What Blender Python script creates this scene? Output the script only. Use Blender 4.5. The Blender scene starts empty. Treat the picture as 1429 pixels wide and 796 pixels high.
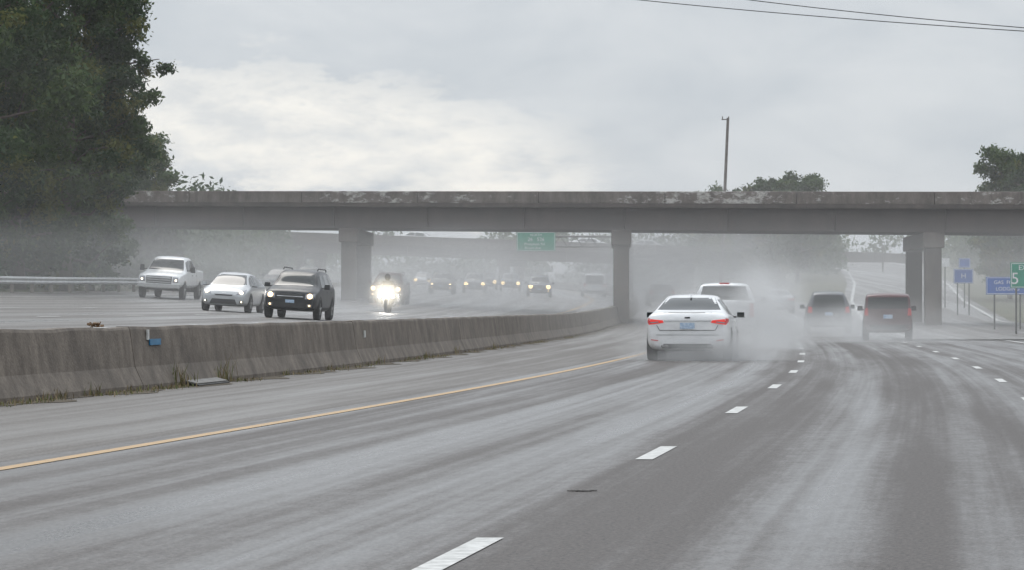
import bpy, bmesh, math, random
import numpy as np
from mathutils import Vector, Matrix
from mathutils.bvhtree import BVHTree
random.seed(3); rng=np.random.default_rng(5)
scene=bpy.context.scene
scene.view_settings.view_transform='Standard'
scene.view_settings.look='None'
scene.view_settings.exposure=0
F=5000.0; HZ=428.0; CX=714.5; EYE=1.2
def P(px,py,d): return Vector(((px-CX)*d/F, d, EYE+(HZ-py)*d/F))
# ------------------------------------------------------------ layout curves
DD=np.arange(-80,900,1.0)
def mk(tab):
    a=np.array(tab,float); y=np.interp(DD,a[:,0],a[:,1])
    s0=(a[1,1]-a[0,1])/(a[1,0]-a[0,0]); m=DD<a[0,0]; y[m]=a[0,1]+(DD[m]-a[0,0])*s0
    k=np.exp(-0.5*(np.arange(-24,25)/9.0)**2); k/=k.sum()
    pad=np.concatenate([y[0]-s0*np.arange(24,0,-1),y,np.full(24,y[-1])])
    return np.convolve(pad,k,'valid')
Ct=mk([(0,-2.35),(17.3,-.26),(29.3,1.2),(41,2.6),(53,3.9),(67,5.35),(83,6.75),(100,8.1),(130,10.3),(160,12.1),(200,14),(260,15.6),(320,15.4),(420,10),(520,0),(800,-40)])
Bt=mk([(0,-12.4),(44.8,-6.4),(53.6,-5.2),(62.5,-4.1),(94,-1.4),(128,1.16),(175,4.7),(210,7.0),(260,9.0),(320,9.0),(420,4),(520,-6),(800,-46)])
Yt=Ct-np.interp(DD,[0,26,55,90,200],[4.7,4.6,4.3,4.0,3.7])
def C(d): return float(np.interp(d,DD,Ct))
def B(d): return float(np.interp(d,DD,Bt))
def Yl(d): return float(np.interp(d,DD,Yt))
def own(d):
    if d<130: return 0.0
    if d<210: return 0.7*((d-130)/80)**2
    return 0.7+0.0125*(min(d,430)-210)
def zL(d,off):
    k=float(np.interp(d,[0,170,260,430],[1,1,.65,.5]))
    o=max(0,min(off,26))
    return own(d)+(0.3*min(1,o/1.0)+0.06*o)*k if o>0 else own(d)
def S(x,d):
    off=B(d)-x
    return zL(d,off) if off>0 else own(d)
RXt=[(110,16.5),(150,19.6),(190,22.2),(230,25.4),(280,30.4),(330,34.6),(380,37.3),(430,37.5),(500,32)]
RZt=[(110,0),(150,.06),(190,.4),(230,1.5),(280,3.0),(330,4.4),(380,5.8),(430,7.0),(500,8)]
def RX(d): return float(np.interp(d,[a for a,b in RXt],[b for a,b in RXt]))
def RZ(d): return float(np.interp(d,[a for a,b in RZt],[b for a,b in RZt]))
def sm(a,b,x):
    t=max(0,min(1,(x-a)/(b-a))); return t*t*(3-2*t)
def T(x,d):
    off=B(d)-x
    if off>0:
        z=zL(d,off)-.12
        if off>24: z=zL(d,24)-.06+.03*min(off-24,40)+.15*math.sin(x*.3)*math.cos(d*.21)
    else:
        r=x-C(d); z=own(d)-.12
        if r>9.5: z=own(d)-.05+ .09*min(r-9.5,45)*sm(60,170,d)+.12*math.sin(x*.35)*math.cos(d*.23)*sm(9.5,14,r)
    if d>115:
        dr=abs(x-RX(d)); w=1-sm(7,17,dr)
        if x-C(d)>8.2: z=z*(1-w)+(RZ(d)-.14)*w
        if d<200: z=min(z,max(own(d),RZ(d))-.1) if dr<5 and x-C(d)<12 else z
    return z
# ------------------------------------------------------------ material helpers
def nt(name):
    m=bpy.data.materials.new(name); m.use_nodes=True; n=m.node_tree; n.nodes.clear(); return m,n
def N(n,t,**k):
    x=n.nodes.new(t)
    for a,b in k.items():
        if a in x.inputs.keys(): x.inputs[a].default_value=b
        else: setattr(x,a,b)
    return x
def c4(c): return (c[0],c[1],c[2],1)
def mat(name,col,rough=.5,metal=0,col2=None,scale=4,stretch=(1,1,1),emis=None,es=0,bump=0,bscale=30,lo=.35,hi=.65,coat=0,spec=.5,detail=6):
    m,n=nt(name)
    o=N(n,'ShaderNodeOutputMaterial'); b=N(n,'ShaderNodeBsdfPrincipled')
    b.inputs['Base Color'].default_value=c4(col); b.inputs['Roughness'].default_value=rough; b.inputs['Metallic'].default_value=metal
    b.inputs['Coat Weight'].default_value=coat; b.inputs['Specular IOR Level'].default_value=spec
    n.links.new(b.outputs[0],o.inputs[0])
    tc=N(n,'ShaderNodeTexCoord')
    if col2 is not None:
        mp=N(n,'ShaderNodeMapping'); mp.inputs['Scale'].default_value=stretch
        n.links.new(tc.outputs['Object'],mp.inputs[0])
        no=N(n,'ShaderNodeTexNoise',Scale=scale,Detail=detail,Roughness=.65); n.links.new(mp.outputs[0],no.inputs['Vector'])
        r=N(n,'ShaderNodeMapRange'); r.inputs[1].default_value=lo; r.inputs[2].default_value=hi; n.links.new(no.outputs[0],r.inputs[0])
        mx=N(n,'ShaderNodeMix',data_type='RGBA'); mx.inputs[6].default_value=c4(col); mx.inputs[7].default_value=c4(col2)
        n.links.new(r.outputs[0],mx.inputs[0]); n.links.new(mx.outputs[2],b.inputs['Base Color'])
    if bump:
        nb=N(n,'ShaderNodeTexNoise',Scale=bscale,Detail=5); n.links.new(tc.outputs['Object'],nb.inputs['Vector'])
        bp=N(n,'ShaderNodeBump',Strength=bump,Distance=.03); n.links.new(nb.outputs[0],bp.inputs['Height']); n.links.new(bp.outputs[0],b.inputs['Normal'])
    if emis: b.inputs['Emission Color'].default_value=c4(emis); b.inputs['Emission Strength'].default_value=es
    return m
def paint(name,col,metal=0.0,coat=.5,spec=.5): return mat(name,col,.3,metal,col2=tuple(c*.75 for c in col),scale=2.5,stretch=(1,1,2.5),coat=coat,lo=.4,hi=.8,spec=spec)
M_white=paint('white_paint',(.74,.74,.74)); M_silver=paint('silver_paint',(.42,.43,.44),.3); M_black=paint('dark_paint',(.010,.011,.014),0,0,.28)
M_maroon=paint('maroon_paint',(.085,.028,.032),0,.1,.3); M_grey=paint('grey_paint',(.07,.075,.085),.1,.15,.35); M_blue=paint('blue_paint',(.02,.03,.055),0,.1,.3)
M_glass=mat('window_glass',(.012,.015,.016),.08,spec=.32,col2=(.02,.024,.024),scale=3)
M_tyre=mat('tyre_rubber',(.012,.012,.012),.8,col2=(.025,.025,.024),scale=8,spec=.3)
M_rim=mat('alloy_rim',(.42,.43,.44),.3,.8,col2=(.2,.2,.2),scale=6)
M_trim=mat('black_trim',(.012,.012,.013),.5,col2=(.026,.026,.026),scale=7,spec=.3)
M_chrome=mat('chrome',(.6,.6,.6),.18,.9,col2=(.45,.45,.45),scale=9)
M_red=mat('tail_lamp',(.38,.012,.014),.2,col2=(.24,.006,.008),scale=20,emis=(1,.03,.03),es=.12,spec=.3)
M_redlit=mat('tail_lamp_lit',(.5,.015,.015),.25,col2=(.3,.01,.01),scale=25,emis=(1,.05,.03),es=.42,spec=.3)
M_lens=mat('clear_lens',(.30,.31,.33),.12,.3,col2=(.15,.15,.17),scale=25)
M_head=mat('head_lamp_lit',(.9,.8,.6),.2,emis=(1,.66,.28),es=4)
M_headw=mat('head_lamp_white',(.9,.9,.9),.2,emis=(1,.86,.62),es=2.6)
M_bike=mat('bike_lamp',(1,1,1),.2,emis=(1,.95,.85),es=80)
M_plate=mat('licence_plate',(.55,.63,.72),.4,col2=(.2,.33,.5),scale=14)
# ------------------------------------------------------------ mesh helpers
def obj_from(name,vs,fs,mats,midx=None,smooth=False,parent=None,uv=None):
    me=bpy.data.meshes.new(name); me.from_pydata([tuple(v) for v in vs],[],fs)
    for m in (mats if isinstance(mats,list) else [mats]): me.materials.append(m)
    if midx is not None: me.polygons.foreach_set('material_index',midx)
    if smooth: me.polygons.foreach_set('use_smooth',[True]*len(me.polygons))
    if uv is not None:
        l=me.uv_layers.new(name='UVMap'); idx=np.zeros(len(me.loops),int); me.loops.foreach_get('vertex_index',idx)
        l.data.foreach_set('uv',np.array(uv)[idx].ravel())
    me.update()
    o=bpy.data.objects.new(name,me); scene.collection.objects.link(o)
    if parent: o.parent=parent
    return o
def empty(name,loc=(0,0,0)):
    e=bpy.data.objects.new(name,None); e.location=loc; e.empty_display_size=.3; scene.collection.objects.link(e); return e
class MB:
    def __init__(s): s.v=[];s.f=[];s.m=[]
    def box(s,c,sz,mi=0,rot=None,tp=1.0):
        k=len(s.v); 
        for z in(-1,1):
            for x,y in((-1,-1),(1,-1),(1,1),(-1,1)):
                t=tp if z>0 else 1
                p=Vector((x*sz[0]/2*t,y*sz[1]/2*t,z*sz[2]/2))
                if rot is not None: p=rot@p
                s.v.append(p+Vector(c))
        for f in((3,2,1,0),(4,5,6,7),(0,1,5,4),(1,2,6,5),(2,3,7,6),(3,0,4,7)): s.f.append([k+i for i in f]); s.m.append(mi)
    def tube(s,pts,rad,n=8,mi=0,cap=True):
        pts=[Vector(p) for p in pts]; k=len(s.v)
        for i,p in enumerate(pts):
            t=(pts[min(i+1,len(pts)-1)]-pts[max(i-1,0)]).normalized()
            a=t.orthogonal().normalized() if abs(t.z)>.99 else t.cross(Vector((0,0,1))).normalized()
            b=t.cross(a); r=rad[i] if isinstance(rad,(list,tuple)) else rad
            for j in range(n):
                g=2*math.pi*j/n; s.v.append(p+a*math.cos(g)*r+b*math.sin(g)*r)
        for i in range(len(pts)-1):
            for j in range(n):
                s.f.append([k+i*n+j,k+i*n+(j+1)%n,k+(i+1)*n+(j+1)%n,k+(i+1)*n+j]); s.m.append(mi)
        if cap:
            s.f.append([k+j for j in range(n)][::-1]); s.m.append(mi)
            e=k+(len(pts)-1)*n; s.f.append([e+j for j in range(n)]); s.m.append(mi)
    def obj(s,name,mats,parent=None,smooth=False,bevel=0):
        o=obj_from(name,s.v,s.f,mats,s.m,smooth,parent)
        if bevel:
            b=o.modifiers.new('bevel','BEVEL'); b.width=bevel; b.segments=2; b.limit_method='ANGLE'
        return o
# ------------------------------------------------------------ sky
w=bpy.data.worlds.new('World'); scene.world=w; w.use_nodes=True; n=w.node_tree; n.nodes.clear()
L=n.links.new
out=N(n,'ShaderNodeOutputWorld'); bg=N(n,'ShaderNodeBackground'); bg.inputs[1].default_value=.1; L(bg.outputs[0],out.inputs[0])
sky=N(n,'ShaderNodeTexSky'); sky.sky_type='NISHITA'; sky.sun_disc=False; sky.sun_elevation=math.radians(50); sky.sun_rotation=math.radians(-20)
tc=N(n,'ShaderNodeTexCoord'); sp=N(n,'ShaderNodeSeparateXYZ'); L(tc.outputs['Generated'],sp.inputs[0])
def mth(op,a,b=None,n=n,c=None):
    x=N(n,'ShaderNodeMath',operation=op)
    for i,v in enumerate((a,b,c)):
        if v is None: continue
        if isinstance(v,(int,float)): x.inputs[i].default_value=v
        else: n.links.new(v,x.inputs[i])
    return x.outputs[0]
mp=N(n,'ShaderNodeMapping'); mp.inputs['Scale'].default_value=(1,1,2.6); L(tc.outputs['Generated'],mp.inputs[0])
n1=N(n,'ShaderNodeTexNoise',Scale=16,Detail=7,Roughness=.55,Distortion=.3); L(mp.outputs[0],n1.inputs['Vector'])
n2=N(n,'ShaderNodeTexNoise',Scale=42,Detail=7,Roughness=.62); L(mp.outputs[0],n2.inputs['Vector'])
dx=mth('DIVIDE',mth('ADD',sp.outputs[0],.052),.092)
dzt=mth('ADD',sp.outputs[2],mth('MULTIPLY',mth('SUBTRACT',n2.outputs[0],.5),.045))
dzt=mth('ADD',dzt,mth('MULTIPLY',sp.outputs[0],.13))
dz=mth('DIVIDE',mth('SUBTRACT',dzt,.0405),.0215)
rr=mth('ADD',mth('MULTIPLY',dx,dx),mth('MULTIPLY',dz,dz))
patch=mth('MULTIPLY',mth('MAXIMUM',mth('SUBTRACT',1,rr),0),mth('GREATER_THAN',sp.outputs[1],0))
pr=N(n,'ShaderNodeMapRange'); pr.interpolation_type='SMOOTHSTEP'; pr.inputs[2].default_value=.7; L(patch,pr.inputs[0])
cr=N(n,'ShaderNodeValToRGB'); L(n1.outputs[0],cr.inputs[0])
e=cr.color_ramp; e.elements[0].position=.32; e.elements[0].color=(5.6,6.05,6.55,1); e.elements[1].position=.70; e.elements[1].color=(7.1,7.4,7.7,1)
mx=N(n,'ShaderNodeMix',data_type='RGBA'); mx.inputs[7].default_value=(10.0,9.75,9.2,1); L(cr.outputs[0],mx.inputs[6])
nb=N(n,'ShaderNodeMapRange'); nb.inputs[1].default_value=.38; nb.inputs[2].default_value=.66; nb.inputs[3].default_value=.3; L(n2.outputs[0],nb.inputs[0])
L(mth('MULTIPLY',pr.outputs[0],nb.outputs[0]),mx.inputs[0])
zen=N(n,'ShaderNodeMapRange'); zen.inputs[1].default_value=.1; zen.inputs[2].default_value=.7; zen.inputs[3].default_value=1; zen.inputs[4].default_value=2.2; L(sp.outputs[2],zen.inputs[0])
vm=N(n,'ShaderNodeVectorMath',operation='SCALE'); L(mx.outputs[2],vm.inputs[0]); L(zen.outputs[0],vm.inputs['Scale'])
m2=N(n,'ShaderNodeMix',data_type='RGBA'); m2.inputs[0].default_value=.95; L(sky.outputs[0],m2.inputs[6]); L(vm.outputs[0],m2.inputs[7]); L(m2.outputs[2],bg.inputs[0])
sl=bpy.data.lights.new('sun','SUN'); sl.energy=.8; sl.angle=math.radians(25); sl.color=(1,.95,.88)
so=bpy.data.objects.new('sun',sl); scene.collection.objects.link(so); so.rotation_euler=(math.radians(-40),math.radians(-12),0)
# ------------------------------------------------------------ camera
cam=bpy.data.cameras.new('camera'); co=bpy.data.objects.new('camera',cam); scene.collection.objects.link(co); scene.camera=co
cam.sensor_width=36; cam.lens=36*F/1429; cam.clip_start=.3; cam.clip_end=6000
co.location=(0,0,EYE); co.rotation_euler=(math.radians(90)+math.atan(30/F),0,0)
# ------------------------------------------------------------ terrain
xs=np.concatenate([[-2500,-1200,-600,-300,-180,-120,-90],np.arange(-70,72,2),[90,120,180,300,600,1200,2500]])
ys=np.concatenate([[-600,-200,-100],np.arange(-60,520,4),[560,620,720,900,1300,2000,3500]])
vs=[(x,y,T(x,y)) for y in ys for x in xs]; nx=len(xs)
fs=[(j*nx+i,j*nx+i+1,(j+1)*nx+i+1,(j+1)*nx+i) for j in range(len(ys)-1) for i in range(nx-1)]
M_grass=mat('grass_ground',(.045,.062,.022),.9,col2=(.10,.085,.045),scale=.6,bump=.8,bscale=6)
obj_from('ground',vs,fs,M_grass,smooth=True)
# ------------------------------------------------------------ wet asphalt
def asphalt(name,base0,base1,seed=0,streak=1.0,wet=.24):
    m,n=nt(name); L=n.links.new
    o=N(n,'ShaderNodeOutputMaterial'); b=N(n,'ShaderNodeBsdfPrincipled'); L(b.outputs[0],o.inputs[0])
    uv=N(n,'ShaderNodeUVMap'); 
    def noi(sx,sy,det,ro=.6,dist=0):
        mp=N(n,'ShaderNodeMapping'); mp.inputs['Scale'].default_value=(sx,sy,1); mp.inputs['Location'].default_value=(seed,seed*2,0); L(uv.outputs[0],mp.inputs[0])
        t=N(n,'ShaderNodeTexNoise',Scale=1,Detail=det,Roughness=ro,Distortion=dist); L(mp.outputs[0],t.inputs['Vector']); return t.outputs[0]
    a=noi(1.05,.008,3,.5,.1); a2=noi(4.6,.014,3,.6,.1); bb=noi(1.3,.07,6,.62,.3); c=noi(7,2.5,5,.7); g=noi(38,20,4,.78)
    s=mth('ADD',mth('MULTIPLY',a,.56,n),mth('MULTIPLY',bb,.24,n),n)
    s=mth('ADD',s,mth('MULTIPLY',a2,.20,n),n)
    s=mth('ADD',s,mth('MULTIPLY',mth('SUBTRACT',c,.5,n),.12,n),n)
    r=N(n,'ShaderNodeMapRange'); r.interpolation_type='SMOOTHSTEP'; r.inputs[1].default_value=.42; r.inputs[2].default_value=.65; L(s,r.inputs[0])
    f=mth('MULTIPLY',r.outputs[0],streak,n)
    mx=N(n,'ShaderNodeMix',data_type='RGBA'); mx.inputs[6].default_value=c4(base0); mx.inputs[7].default_value=c4(base1); L(f,mx.inputs[0])
    gr=N(n,'ShaderNodeMapRange'); gr.inputs[1].default_value=.34; gr.inputs[2].default_value=.68; gr.inputs[3].default_value=.15; gr.inputs[4].default_value=2.1; L(g,gr.inputs[0])
    vv=N(n,'ShaderNodeVectorMath',operation='SCALE'); L(mx.outputs[2],vv.inputs[0]); L(gr.outputs[0],vv.inputs['Scale']); L(vv.outputs[0],b.inputs['Base Color'])
    rg=N(n,'ShaderNodeMapRange'); rg.inputs[3].default_value=.52; rg.inputs[4].default_value=wet; L(f,rg.inputs[0]); L(rg.outputs[0],b.inputs['Roughness'])
    sg=N(n,'ShaderNodeMapRange'); sg.inputs[3].default_value=.20; sg.inputs[4].default_value=.5; L(f,sg.inputs[0]); L(sg.outputs[0],b.inputs['Specular IOR Level'])
    bs=N(n,'ShaderNodeMapRange'); bs.inputs[3].default_value=.8; bs.inputs[4].default_value=.22; L(f,bs.inputs[0])
    bp=N(n,'ShaderNodeBump',Distance=.012); L(g,bp.inputs['Height']); L(bs.outputs[0],bp.inputs['Strength']); L(bp.outputs[0],b.inputs['Normal'])
    return m
M_asph=asphalt('wet_asphalt',(.052,.044,.040),(.098,.093,.091),0)
M_asph2=asphalt('wet_concrete_road',(.10,.092,.086),(.165,.158,.152),5)
M_shld=asphalt('shoulder_asphalt',(.080,.070,.062),(.125,.115,.106),9,.7)
ds=np.concatenate([np.arange(-40,130,2.0),np.arange(130,260,2.5),np.arange(260,620,5.0)])
def ribbon(name,fl,fr,fz,m,ds=ds,nn=2,dz=0,parent=None):
    vs=[];uv=[]
    for d in ds:
        a,b=fl(d),fr(d)
        for i in range(nn+1):
            x=a+(b-a)*i/nn; vs.append((x,d,fz(x,d)+dz)); uv.append((x-C(d),d))
    k=nn+1; fs=[(j*k+i,j*k+i+1,(j+1)*k+i+1,(j+1)*k+i) for j in range(len(ds)-1) for i in range(nn)]
    return obj_from(name,vs,fs,m,parent=parent,uv=uv,smooth=True)
zo=lambda x,d:own(d)
ribbon('highway_road',lambda d:Yl(d)-.35,lambda d:C(d)+9.6,zo,M_asph,nn=4)
ribbon('road_shoulder',lambda d:B(d)-.1,lambda d:Yl(d)-.35,zo,M_shld,nn=2)
ribbon('opposite_road',lambda d:B(d)-24,lambda d:B(d)-.1,lambda x,d:zL(d,B(d)-x),M_asph2,nn=16,dz=.0)
rd=np.arange(125,500,5.0)
ribbon('ramp_road',lambda d:RX(d)-4.2,lambda d:RX(d)+4.2,lambda x,d:max(RZ(d),own(d))+.012,M_asph2,ds=rd)
def mpaint(name,col,under):
    m=mat(name,col,.45,col2=under,scale=9,lo=.40,hi=.72,bump=.4,bscale=60); return m
M_yel=mpaint('yellow_marking',(.46,.27,.085),(.22,.15,.075)); M_wm=mpaint('white_marking',(.58,.58,.56),(.24,.24,.23))
ribbon('yellow_edge_line',lambda d:Yl(d)-.07,lambda d:Yl(d)+.07,zo,M_yel,nn=1,dz=.005)
ribbon('white_edge_line',lambda d:C(d)+7.25,lambda d:C(d)+7.4,zo,M_wm,nn=1,dz=.005)
ribbon('opposite_edge_line',lambda d:B(d)-3.1,lambda d:B(d)-2.9,lambda x,d:zL(d,B(d)-x),M_yel,nn=1,dz=.012)
ribbon('opposite_edge_line',lambda d:B(d)-21.1,lambda d:B(d)-20.9,lambda x,d:zL(d,B(d)-x),M_wm,nn=1,dz=.012)
ribbon('ramp_edge_line',lambda d:RX(d)-3.7,lambda d:RX(d)-3.5,lambda x,d:max(RZ(d),own(d))+.012,M_wm,ds=rd,nn=1,dz=.008)
ribbon('ramp_edge_line',lambda d:RX(d)+3.5,lambda d:RX(d)+3.7,lambda x,d:max(RZ(d),own(d))+.012,M_wm,ds=rd,nn=1,dz=.008)
def dashes(name,cf,start,step,ln,zf,dz,wd=.13):
    vs=[];fs=[]
    for i in range(-3,40):
        s=start+i*step
        for q in range(2):
            a=s-ln/2+q*ln/2; b=a+ln/2; k=len(vs)
            for (dd,sx) in((a,-1),(a,1),(b,1),(b,-1)):
                x=cf(dd)+sx*wd/2; vs.append((x,dd,zf(x,dd)+dz))
            fs.append((k,k+1,k+2,k+3))
    obj_from(name,vs,fs,M_wm)
dashes('lane_marking',lambda d:C(d),17.2,12.05,2.6,zo,.005,.14)
dashes('lane_marking',lambda d:C(d)+3.5,21.5,12.05,2.6,zo,.005,.13)
for o_ in(6.7,10.3,13.9): dashes('lane_marking',lambda d:B(d)-o_,20,12,2.6,lambda x,d:zL(d,B(d)-x),.012)
# ------------------------------------------------------------ barrier
def concrete(name,c1,c2,c3,sc=1.2,vz=.2):
    m,n=nt(name); L=n.links.new
    o=N(n,'ShaderNodeOutputMaterial'); b=N(n,'ShaderNodeBsdfPrincipled',Roughness=.75); L(b.outputs[0],o.inputs[0])
    tc=N(n,'ShaderNodeTexCoord'); 
    mp=N(n,'ShaderNodeMapping'); mp.inputs['Scale'].default_value=(1,1,vz); L(tc.outputs['Object'],mp.inputs[0])
    a=N(n,'ShaderNodeTexNoise',Scale=sc*2.2,Detail=8,Roughness=.72); L(mp.outputs[0],a.inputs['Vector'])
    c=N(n,'ShaderNodeTexNoise',Scale=sc*.8,Detail=6,Roughness=.65); L(tc.outputs['Object'],c.inputs['Vector'])
    g=N(n,'ShaderNodeTexNoise',Scale=25,Detail=4); L(tc.outputs['Object'],g.inputs['Vector'])
    r1=N(n,'ShaderNodeMapRange'); r1.inputs[1].default_value=.36; r1.inputs[2].default_value=.66; L(a.outputs[0],r1.inputs[0])
    m1=N(n,'ShaderNodeMix',data_type='RGBA'); m1.inputs[6].default_value=c4(c1); m1.inputs[7].default_value=c4(c2); L(r1.outputs[0],m1.inputs[0])
    r2=N(n,'ShaderNodeMapRange'); r2.inputs[1].default_value=.45; r2.inputs[2].default_value=.68; L(c.outputs[0],r2.inputs[0])
    m2=N(n,'ShaderNodeMix',data_type='RGBA'); L(m1.outputs[2],m2.inputs[6]); m2.inputs[7].default_value=c4(c3); L(r2.outputs[0],m2.inputs[0])
    gr=N(n,'ShaderNodeMapRange'); gr.inputs[3].default_value=.6; gr.inputs[4].default_value=1.35; L(g.outputs[0],gr.inputs[0])
    v=N(n,'ShaderNodeVectorMath',operation='SCALE'); L(m2.outputs[2],v.inputs[0]); L(gr.outputs[0],v.inputs['Scale']); L(v.outputs[0],b.inputs['Base Color'])
    bp=N(n,'ShaderNodeBump',Strength=.5,Distance=.02); L(g.outputs[0],bp.inputs['Height']); L(bp.outputs[0],b.inputs['Normal'])
    return m
M_bar=concrete('weathered_concrete',(.095,.076,.06),(.20,.168,.136),(.08,.065,.052),1.5,.5)
prof=[(.31,-.1),(.31,.07),(.19,.33),(.11,.86),(.09,.90),(-.09,.90),(-.11,.86),(-.19,.33),(-.31,.5),(-.31,.2)]
vs=[];fs=[]
joints=[51.2,29.5,72,93,114,136,160,185,212,240,270,300]
segs=[-40]+sorted(joints)+[560]
for si in range(len(segs)-1):
    a,b=segs[si]+.015,segs[si+1]-.015
    dl=list(np.linspace(a,b,max(2,int((b-a)/1))))
    k0=len(vs)
    for d in dl:
        t=(B(d+.5)-B(d-.5)); nn=Vector((1,-t,0)).normalized()
        for (o_,z) in prof:
            wob=(.012*math.sin(d*1.7+si)+random.uniform(-.006,.006)) if z>.5 else 0
            vs.append(Vector((B(d),d,own(d)+z+wob))+nn*o_)
    k=len(prof)
    for j in range(len(dl)-1):
        for i in range(k): fs.append((k0+j*k+i,k0+j*k+(i+1)%k,k0+(j+1)*k+(i+1)%k,k0+(j+1)*k+i))
    fs.append([k0+i for i in range(k)]); fs.append([k0+(len(dl)-1)*k+i for i in range(k)][::-1])
bar=obj_from('concrete_barrier',vs,fs,M_bar)
M_dirt=mat('roadside_dirt',(.06,.046,.032),.9,col2=(.11,.09,.06),scale=3,bump=.8,bscale=20)
ribbon('dirt_strip',lambda d:B(d)+.28,lambda d:B(d)+.62+.22*math.sin(d*1.3)+.12*math.sin(d*3.1)+random.uniform(-.08,.08),zo,M_dirt,ds=np.arange(20,200,.5),nn=1,dz=.006)
def on_barrier(name,px,py,wm,hm,m):
    best=None
    for d in np.arange(40,120,.1):
        e_=abs((B(d)+.17)/d*F+CX-px)
        if best is None or e_<best[0]: best=(e_,d)
    d=best[1]; z=EYE+(HZ-py)*d/F; t=B(d+.5)-B(d-.5); nn=Vector((1,-t,0)).normalized(); tt=Vector((t,1,0)).normalized()
    o_=.11+(.86-z)*.15+.02; c=Vector((B(d),d,z))+nn*o_
    mb=MB(); R=Matrix((nn,tt,Vector((0,0,1)))).transposed(); mb.box(c,(.02,wm,hm),0,R); return mb.obj(name,[m])
on_barrier('barrier_reflector',218,478,.7,.09,mat('blue_tag',(.02,.17,.33),.4,col2=(.02,.12,.24),scale=5))
on_barrier('barrier_tag',210,468,.12,.15,M_wm)
on_barrier('barrier_tag',509,467,.2,.14,M_wm)
mb=MB(); dc=49.6; cc=Vector((B(dc),dc,.915))
for i in range(26): mb.box(cc+Vector((random.gauss(0,.05),random.gauss(0,.09),random.uniform(0,.05))),(.05,.035,.012),0,Matrix.Rotation(random.uniform(0,3),3,'XYZ'[i%3]))
mb.obj('leaf_debris',[mat('dry_leaf',(.20,.12,.065),.8,col2=(.13,.08,.04),scale=20)])
gv=[];gf=[];gm=[]
def tuft(x,d,h,nb,sp_):
    for _ in range(nb):
        bx=x+random.gauss(0,sp_); bd=d+random.gauss(0,sp_*1.5); a=random.uniform(0,6.28); l=h*random.uniform(.4,1.1); ln=l*random.uniform(.1,.7); wd=random.uniform(.004,.010)
        k=len(gv); ux,uy=math.cos(a),math.sin(a); px_,py_=-uy*wd,ux*wd
        gv.extend([(bx-px_,bd-py_,0),(bx+px_,bd+py_,0),(bx+ux*ln*.4+px_*.7,bd+uy*ln*.4+py_*.7,l*.6),(bx+ux*ln*.4-px_*.7,bd+uy*ln*.4-py_*.7,l*.6),(bx+ux*ln,bd+uy*ln,l)])
        gf.append((k,k+1,k+2,k+3)); gf.append((k+3,k+2,k+4)); mi=random.choice([0,1,1]); gm.extend([mi,mi])
d=38.
while d<150:
    if math.sin(d*.9)+math.sin(d*.37+2)>-.3: tuft(B(d)+.36+random.uniform(0,.22),d,random.uniform(.03,.11),18,.12)
    d+=(.3 if d<58 else .9)*random.uniform(.4,1.6)
for d_,h_ in((53.3,.40),(53.9,.24),(56.4,.30),(56.9,.46),(62,.12),(74,.2),(83,.16),(90,.24),(48,.2),(45.5,.16),(46.3,.2),(67,.16),(101,.2)): tuft(B(d_)+.36,d_,h_,24,.08)
obj_from('weeds',gv,gf,[mat('weed_green',(.09,.12,.03),.8,col2=(.16,.16,.06),scale=5),mat('weed_dry',(.28,.22,.13),.9,col2=(.18,.14,.075),scale=5)],gm)
mb=MB(); c=Vector((B(54.6)+.5,54.6,.06)); t=B(55.5)-B(54.5)
R=Matrix.Rotation(-math.atan(t),3,'Z')@Matrix.Rotation(.25,3,'Y'); mb.box(c,(.18,2.3,.02),0,R); mb.box(c+Vector((.02,0,-.03)),(.2,2.3,.03),1,R)
mb.obj('fallen_panel',[mat('dull_metal',(.2,.195,.185),.6,.1,col2=(.10,.095,.09),scale=6),M_trim])
mb=MB(); q=P(812,687,6000/259.)
for i in range(9): mb.box((q.x+(i-4)*.016+random.uniform(-.01,.01),q.y+random.uniform(-.05,.05),.006),(.014,.05,.007),0,Matrix.Rotation(random.random()*2,3,'Z'))
mb.obj('road_debris',[mat('debris',(.05,.045,.04),.8,col2=(.2,.19,.18),scale=30)])
# ------------------------------------------------------------ guardrail (left)
mb=MB()
gp=[(B(d)-23.2,d,zL(d,23.2)) for d in np.arange(20,330,4.0)]
for x,y,z in gp: mb.box((x-.12,y,z+.3),(.14,.16,.8),1)
pf=[(0,.42),(.05,.50),(0,.57),(.05,.66),(0,.74),(-.02,.74),(-.02,.42)]
k=len(mb.v)
for x,y,z in gp:
    for a,b in pf: mb.v.append(Vector((x+a,y,z+b)))
kk=len(pf)
for j in range(len(gp)-1):
    for i in range(kk): mb.f.append([k+j*kk+i,k+j*kk+(i+1)%kk,k+(j+1)*kk+(i+1)%kk,k+(j+1)*kk+i]); mb.m.append(0)
mb.obj('guardrail',[mat('galvanised_steel',(.42,.43,.43),.45,.4,col2=(.3,.3,.3),scale=2),mat('guard_post',(.2,.17,.14),.8,col2=(.1,.09,.08),scale=6)])
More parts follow.
